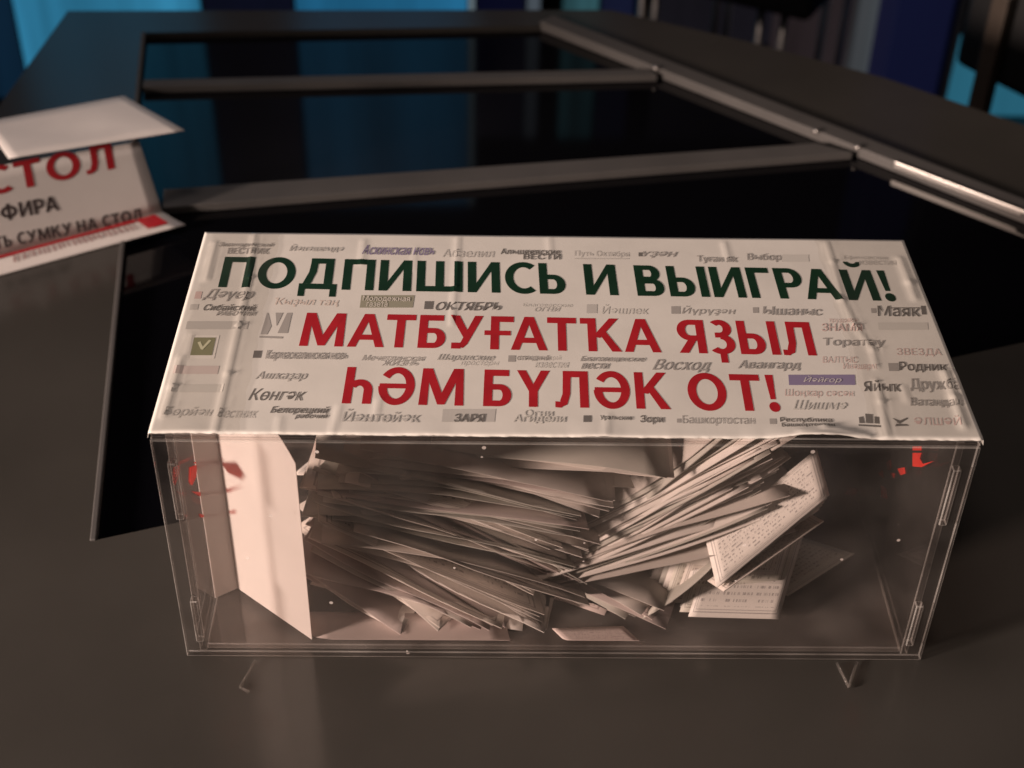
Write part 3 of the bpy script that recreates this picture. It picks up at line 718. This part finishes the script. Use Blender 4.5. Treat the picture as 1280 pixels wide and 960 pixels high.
# ------------------------------------------------------------------ folded white sheet inside the box, left
zb = 0.0068
q0, qa, qb = at_z(297, 735, zb), at_z(247, 757, zb), at_z(389, 808, zb)
q0.y = max(q0.y, .01); qb.y = max(qb.y, 0.0068); dqa = qa - q0; qa = q0 + dqa * ((-hx + .0106 - q0.x) / dqa.x)
ZT = BH - .0062
def fold_sheet():
    bm = bmesh.new(); n = 14; cols = []
    def top(s):           # top edge of the right flap with its cut corner
        if s < .72: return ZT - .002 * s
        return ZT - .0014 - .016 * ((s - .72) / .28) ** 1.5
    pts = [(qa + (q0 - qa) * (i / 6), ZT) for i in range(6)] + [(q0 + (qb - q0) * (i / n), top(i / n)) for i in range(n + 1)]
    m_ = 10
    for p, zt in pts:
        cols.append([bm.verts.new((p.x, p.y, zb + (zt - zb) * k / m_)) for k in range(m_ + 1)])
    for i in range(len(cols) - 1):
        for k in range(m_): bm.faces.new((cols[i][k], cols[i+1][k], cols[i+1][k+1], cols[i][k+1]))
    bmesh.ops.recalc_face_normals(bm, faces=bm.faces)
    o = finish('folded_sheet', bm, MT['white']); md = o.modifiers.new('thickness', 'SOLIDIFY'); md.thickness = .0003; md.offset = 0
    return tag(o, 'large folded white sheet standing upright in the left end of the clear box', 'paper sheet')
fold_sheet()

# ------------------------------------------------------------------ coupons
FN = Vector((-(qb - q0).y, (qb - q0).x)).normalized()        # away from the upright sheet
if FN.x < 0: FN = -FN
def sheet_mesh(o0, ex, ey, m, curl=0.0, th=.0004, twist=0.0, name='coupon', nx=10, ny=4, wav=0.0):
    """o0 corner, ex long edge vector, ey short edge vector"""
    nrm = ex.cross(ey).normalized()
    bm = bmesh.new(); uvl = bm.loops.layers.uv.new('UVMap'); V = []; UV = {}
    L = ex.length
    ph = random.uniform(0, 6); fu = random.uniform(.35, .75); fold = random.choice((0, 0, .12, -.10)) if name == 'coupon' and wav else 0
    for side in (0, 1):
        g = []
        for j in range(ny + 1):
            r = []
            for i in range(nx + 1):
                u, v = i / nx, j / ny
                off = curl * L * (4 * (u - .5) ** 2 - 1) + fold * max(0, u - fu) * L + twist * L * (u - .5) * (v - .5) + wav * math.sin(ph + u * 7 + v * 3)
                p = o0 + ex * u + ey * v + nrm * (off + (th if side else 0))
                p.z = max(p.z, .0068 + (.0002 if side else 0)); p.z = min(p.z, BH - .006)
                p.y = min(max(p.y, .0066), BD - .0062)
                sd = (p.x - q0.x) * FN.x + (p.y - q0.y) * FN.y
                if sd < .0016: p.x += FN.x * (.0016 - sd); p.y += FN.y * (.0016 - sd)
                p.x = max(-hx + .0125, min(hx - .0125, p.x)); p.y = min(max(p.y, .0066), BD - .0062)
                vt = bm.verts.new(p); UV[vt] = (u, v); r.append(vt)
            g.append(r)
        V.append(g)
    fs = []
    for j in range(ny):
        for i in range(nx):
            fs.append(bm.faces.new((V[1][j][i], V[1][j][i+1], V[1][j+1][i+1], V[1][j+1][i])))
            fs.append(bm.faces.new((V[0][j][i], V[0][j+1][i], V[0][j+1][i+1], V[0][j][i+1])))
    for i in range(nx):
        fs.append(bm.faces.new((V[0][0][i], V[0][0][i+1], V[1][0][i+1], V[1][0][i]))); fs.append(bm.faces.new((V[0][ny][i+1], V[0][ny][i], V[1][ny][i], V[1][ny][i+1])))
    for j in range(ny):
        fs.append(bm.faces.new((V[0][j+1][0], V[0][j][0], V[1][j][0], V[1][j+1][0]))); fs.append(bm.faces.new((V[0][j][nx], V[0][j+1][nx], V[1][j+1][nx], V[1][j][nx])))
    for f in fs:
        for lp in f.loops: lp[uvl].uv = UV[lp.vert]
    me = bpy.data.meshes.new(name); bmesh.ops.recalc_face_normals(bm, faces=bm.faces); bm.to_mesh(me); bm.free(); me.materials.append(m)
    for p in me.polygons[:2 * nx * ny]: p.use_smooth = True
    return link(name, me)
GRP = 'paper coupons heaped inside the clear box'
def lerp_list(tab, s):
    for i in range(len(tab) - 1):
        if s <= tab[i + 1][0] or i == len(tab) - 2:
            k = (s - tab[i][0]) / (tab[i + 1][0] - tab[i][0]); return [a + (b - a) * k for a, b in zip(tab[i][1:], tab[i + 1][1:])]
U = random.uniform
def dirn(yaw, tilt, sx):           # unit vector along the long edge; yaw swings it back, tilt lifts it
    return Vector((sx * math.cos(tilt) * math.cos(yaw), math.cos(tilt) * math.sin(yaw), math.sin(tilt)))
def short(ex, pitch):
    h = Vector((-ex.y, ex.x, 0)).normalized()
    if h.y < 0: h = -h
    v = h * math.cos(pitch) + Vector((0, 0, math.sin(pitch)))
    return (v - ex.normalized() * v.dot(ex.normalized())).normalized()
# left slope: right end of the front edge (px, py), depth, yaw, tilt, pitch
TA = [(0.0, 505, 790, .014, 32, 16, -16), (.14, 600, 782, .018, 22, 16, -20), (.28, 720, 796, .010, 17, 20, -22), (.42, 700, 745, .020, 14, 20, -24),
      (.56, 715, 708, .028, 12, 18, -25), (.70, 742, 676, .036, 10, 14, -23), (.84, 770, 636, .046, 6, 8, -18), (1.0, 820, 598, .06, 4, 4, -12)]
NCL = 26
for c in range(NCL):
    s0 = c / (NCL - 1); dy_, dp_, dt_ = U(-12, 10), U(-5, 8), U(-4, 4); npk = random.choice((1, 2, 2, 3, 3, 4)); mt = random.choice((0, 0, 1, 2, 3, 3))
    cx_, cy_, cd_ = U(-45, 24), U(-4, 4), U(-.005, .006); cu_ = U(-.008, .022)
    for k in range(npk):
        s_ = min(1, max(0, s0 + (k / npk - .5) / (NCL - 1)))
        px, py, y, yaw, tilt, pit = lerp_list(TA, s_)
        e = at_y(px + cx_ + U(-9, 9), py + cy_ + U(-2, 2), y + cd_ + U(-.0015, .0015))
        L, Wd = U(.128, .150), U(.06, .095)
        d = dirn(math.radians(yaw + dy_ + U(-4, 4)), math.radians(tilt + dt_ + U(-1.6, 1.6)), -1)
        L = min(L, max(.05, (e.x + U(.132, .152)) / -d.x))
        ex = d * L; ey = short(ex, math.radians(pit + dp_ + U(-2, 2))) * Wd
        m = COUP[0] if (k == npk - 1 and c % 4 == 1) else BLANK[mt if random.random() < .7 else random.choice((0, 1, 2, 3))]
        o = sheet_mesh(e, ex, ey, m, cu_ + U(-.01, .012), U(.00025, .0004), U(-.05, .05), wav=U(.0004, .0014))
        lab = 'coupon in the shaded left slope of the heap' if s_ < .8 else 'coupon lying nearly flat on top of the heap under the lid'
        tag(o, lab, 'coupon', GRP)
# flat layer at the back, under the lid
for k in range(18):
    e = at_y(U(640, 860), U(566, 606), U(.085, .12)); L, Wd = U(.118, .142), U(.04, .06)
    d = dirn(math.radians(U(-5, 8)), math.radians(U(-3, 6)), -1)
    L = min(L, (e.x + .11) / -d.x); ex = d * L; ey = short(ex, math.radians(U(-8, 4))) * Wd
    tag(sheet_mesh(e, ex, ey, BLANK[k % 4], U(-.01, .03), .0005, U(-.04, .04)), 'coupon lying nearly flat on top of the heap under the lid', 'coupon', GRP)
# slips that slid to the foot of the slope, under the bright fan
for k in range(14):
    e = at_y(U(735, 835), U(752, 796), U(.014, .034)); L, Wd = U(.11, .14), U(.05, .08)
    d = dirn(math.radians(U(14, 34)), math.radians(U(6, 15)), -1)
    ex = d * L; ey = short(ex, math.radians(U(-14, -2))) * Wd
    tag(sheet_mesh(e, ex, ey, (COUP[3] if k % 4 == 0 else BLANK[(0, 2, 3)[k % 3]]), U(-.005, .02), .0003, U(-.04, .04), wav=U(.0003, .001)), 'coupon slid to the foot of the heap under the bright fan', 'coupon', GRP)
# right fan: left end of the front edge, rising to the right
TD = [(0.0, 664, 735, .024, 13, 12, -14), (.25, 676, 724, .030, 13, 20, -18), (.5, 692, 708, .038, 13, 27, -20), (.75, 712, 684, .048, 12, 31, -20), (1.0, 745, 650, .06, 10, 32, -18)]
ND = 62
for k in range(ND):
    s = k / (ND - 1)
    px, py, y, yaw, tilt, pit = lerp_list(TD, s)
    px += U(-12, 22); py += U(-4, 4); y += U(-.003, .004)
    e = at_y(px, py, y)
    L, Wd = U(.118, .146), U(.07, .09)
    d = dirn(math.radians(yaw + U(-4, 4)), math.radians(tilt + U(-2.5, 2.5)), 1)
    ex = d * L; ey = short(ex, math.radians(pit + U(-5, 4))) * Wd
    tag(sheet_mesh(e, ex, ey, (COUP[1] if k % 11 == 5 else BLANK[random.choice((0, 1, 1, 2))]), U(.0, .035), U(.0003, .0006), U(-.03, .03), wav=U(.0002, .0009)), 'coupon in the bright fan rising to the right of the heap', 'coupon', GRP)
# printed coupons facing out at the right end
def quad_coupon(a, b, c, m, label, th=.0005, curl=0.0, **kw):
    A, B, Cc = at_y(*a), at_y(*b), at_y(*c)      # long edge from c to b, short edge from b to a
    return tag(sheet_mesh(Cc, B - Cc, A - B, m, curl, th, **kw), label, 'coupon', GRP)
PRN = COUP[1]
for k in range(5):
    j = k * 3.2
    quad_coupon((1021 - j * .5, 561 + j * .8, .077 + k * .001), (1037 - j, 619 + j * 1.4, .052 + k * .002), (896 + j * .3, 735 - j * .2, .020 + k * .0025), PRN if k == 0 else COUP[k % 3],
                'framed printed coupon facing out at the right end of the fan' if k == 0 else 'coupon tucked behind the framed printed one at the right')
quad_coupon((1008, 640, .062), (1030, 652, .05), (905, 740, .02), COUP[0], 'narrow edge of a coupon showing under the framed printed one')
for k in range(9):
    j = k * 8
    quad_coupon((1006 - j * .9, 662 - j * .1, .066 - k * .0012), (974 - j * .9 + U(-4, 4), 774 - j * .62, .020 + k * .003), (856 - j * .75 + U(-6, 6), 771 - j * .75, .021 + k * .003), (COUP if k < 5 else BLANK)[(1, 2, 1, 0, 2, 1, 2, 0, 1)[k]],
                'lowest printed coupon at the right foot of the heap' if k == 0 else 'coupon layered at the right foot of the heap', curl=U(.0, .02))
for k, (p, q, w) in enumerate((((803, 774, .018), (925, 668, .045), (.040, .050, .008)), ((822, 762, .03), (950, 655, .055), (.035, .050, .002)), ((780, 752, .04), (900, 668, .06), (.045, .045, -.004)))):
    o = sheet_mesh(at_y(*p), at_y(*q) - at_y(*p), Vector(w), BLANK[(2, 1, 2)[k]], .06, .0004)
    tag(o, ('pale curled coupon bending up under the bright fan, nearest the front', 'pale curled coupon under the bright fan, behind the front one', 'pale curled coupon under the bright fan, deepest in the box')[k], 'coupon', GRP)
def floor_coupon(p, q, r, m, label, z=.0072):
    A, B, Cc = at_z(*p, z), at_z(*q, z), at_z(*r, z)
    o = sheet_mesh(A, B - A, Cc - A, m, 0, .0004); return tag(o, label, 'coupon', GRP)
floor_coupon((1068, 692), (985, 745), (990, 668), COUP[2], 'lone coupon lying flat on the box floor right of the heap')
floor_coupon((716, 811), (806, 808), (690, 786), COUP[3], 'printed coupon lying flat at the front of the box floor', .0075)
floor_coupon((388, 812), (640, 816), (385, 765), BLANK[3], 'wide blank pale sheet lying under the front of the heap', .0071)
o = sheet_mesh(at_y(366, 594, .10), at_y(500, 588, .10) - at_y(366, 594, .10), at_y(400, 566, .15) - at_y(366, 594, .10), COUP[1], .01, .0004)
tag(o, 'light coupon lying flat at the upper left of the heap', 'coupon', GRP)

# ------------------------------------------------------------------ folded paper sign at the left
SG = thing('folded_sign', 'folded white paper sign with red and dark lettering lying at the left', 'sign', (-0.33, 0.42, 0))
Br, Bl = at_z(203, 265, .004), at_z(-70, 343, .004)
dS = (Br - Bl); dS.z = 0; dS.normalize()
nS = Vector((dS.y, -dS.x, 0));                      # towards the viewer
if nS.dot(CAM - Br) < 0: nS = -nS
best = None
for hh in [i * .0005 for i in range(60, 200)]:
    Tr_ = at_z(174, 177, hh); tb = (Br - Tr_).dot(nS)
    er = abs(tb / hh - .40)
    if best is None or er < best[0]: best = (er, hh, Tr_)
_, HS, Tr = best
best = None
for hh in [HS * (.8 + i * .01) for i in range(90)]:
    Tl_ = at_z(-70, 219, hh); N_ = (Tr - Br).cross(Tl_ - Br).normalized(); Bl_ = at_plane(-70, 338, Br, N_)
    if best is None or abs(Bl_.z - .003) < best[0]: best = (abs(Bl_.z - .003), Tl_, Bl_, N_)
_, Tl, Bl, NF = best
if NF.dot(CAM - Br) < 0: NF = -NF
Fr, Fl = at_z(231, 165, Tr.z + .001), at_plane(11, 200, Tr + NF * .002, NF)
Kr, Kl = at_z(155, 120, HS - .002), at_z(-22, 153, HS + .002)
Lr, Ll = at_z(232, 281, .0008), at_z(-80, 366, .0008)
def grid_quad(bm, a, b, c, d, n=16, m_=6, wave=.0006):
    V = []
    ph = random.uniform(0, 6)
    N = (b - a).cross(d - a).normalized()
    for j in range(m_ + 1):
        r = []
        for i in range(n + 1):
            u, v = i / n, j / m_
            p = a * (1-u)*(1-v) + b * u*(1-v) + c * u*v + d * (1-u)*v
            p = p + N * wave * math.sin(ph + u * 8 + v * 3) * math.sin(math.pi * v)
            r.append(bm.verts.new(p))
        V.append(r)
    for j in range(m_):
        for i in range(n): bm.faces.new((V[j][i], V[j][i+1], V[j+1][i+1], V[j+1][i]))
def sheet_part(name, quads, m, parent, off, wave=.0006):
    bm = bmesh.new()
    for q in quads: grid_quad(bm, *q, wave=wave)
    for v in bm.verts: v.co -= off
    bmesh.ops.remove_doubles(bm, verts=bm.verts, dist=.0003)
    o = finish(name, bm, m, parent, True); md = o.modifiers.new('thickness', 'SOLIDIFY'); md.thickness = .0005; md.offset = 0
    return o
off = Vector(SG.location)
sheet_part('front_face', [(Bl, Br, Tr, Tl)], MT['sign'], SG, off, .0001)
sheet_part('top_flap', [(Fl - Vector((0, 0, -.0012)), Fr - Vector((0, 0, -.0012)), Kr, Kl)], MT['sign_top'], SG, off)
LIP = sheet_part('bottom_lip', [(Ll, Lr, Br - Vector((0, 0, .0002)), Bl - Vector((0, 0, .0002)))], MT['sign'], SG, off)
FACE = [o for o in C.objects if o.name.startswith('front_face')][0]
def sign_line(text, bl, br, tl_, m, gap=.14, name='sign_lettering'):
    a, b, t = (at_plane(*q, Br + NF * .0005, NF) for q in (bl, br, tl_))
    o = lettering(name, text, m, lambda u, v, k: a + (b - a) * u + (t - a) * v + NF * (k * .00002) - off, FACE, gap=gap)
    return o
sign_line('СТОЛ', (-18, 246), (144, 210.5), (-25, 212), MT['red'])
sign_line('ЭФИРА', (-14, 279), (74.5, 262.5), (-18, 260.5), MT['sign_dark'], .16)
sign_line('ТЬ СУМКУ НА СТОЛ', (-6, 312), (178, 274.5), (-9.5, 297.5), MT['sign_dark'], .16)
# red band printed along the lip, its edge broken by the fold
bm = bmesh.new()
def lipp(u, v): return Ll * (1-u)*(1-v) + Lr * u*(1-v) + Br * u*v + Bl * (1-u)*v + Vector((0, 0, .0009)) - off
def lip_rect(u0, u1, v0, v1): bm.faces.new([bm.verts.new(lipp(u, v)) for u, v in ((u0, v0), (u1, v0), (u1, v1), (u0, v1))])
lip_rect(.865, .955, .28, .93); lip_rect(.2, .86, .80, .95); 
finish('red_band', bm, MT['red'], LIP)
bm = bmesh.new(); u = .3
while u < .84:
    w = U(.006, .016); lip_rect(u, u + w, .42 + U(0, .06), .74); u += w + U(.006, .014)
finish('worn_lettering', bm, ink((.4, .28, .27)), LIP)
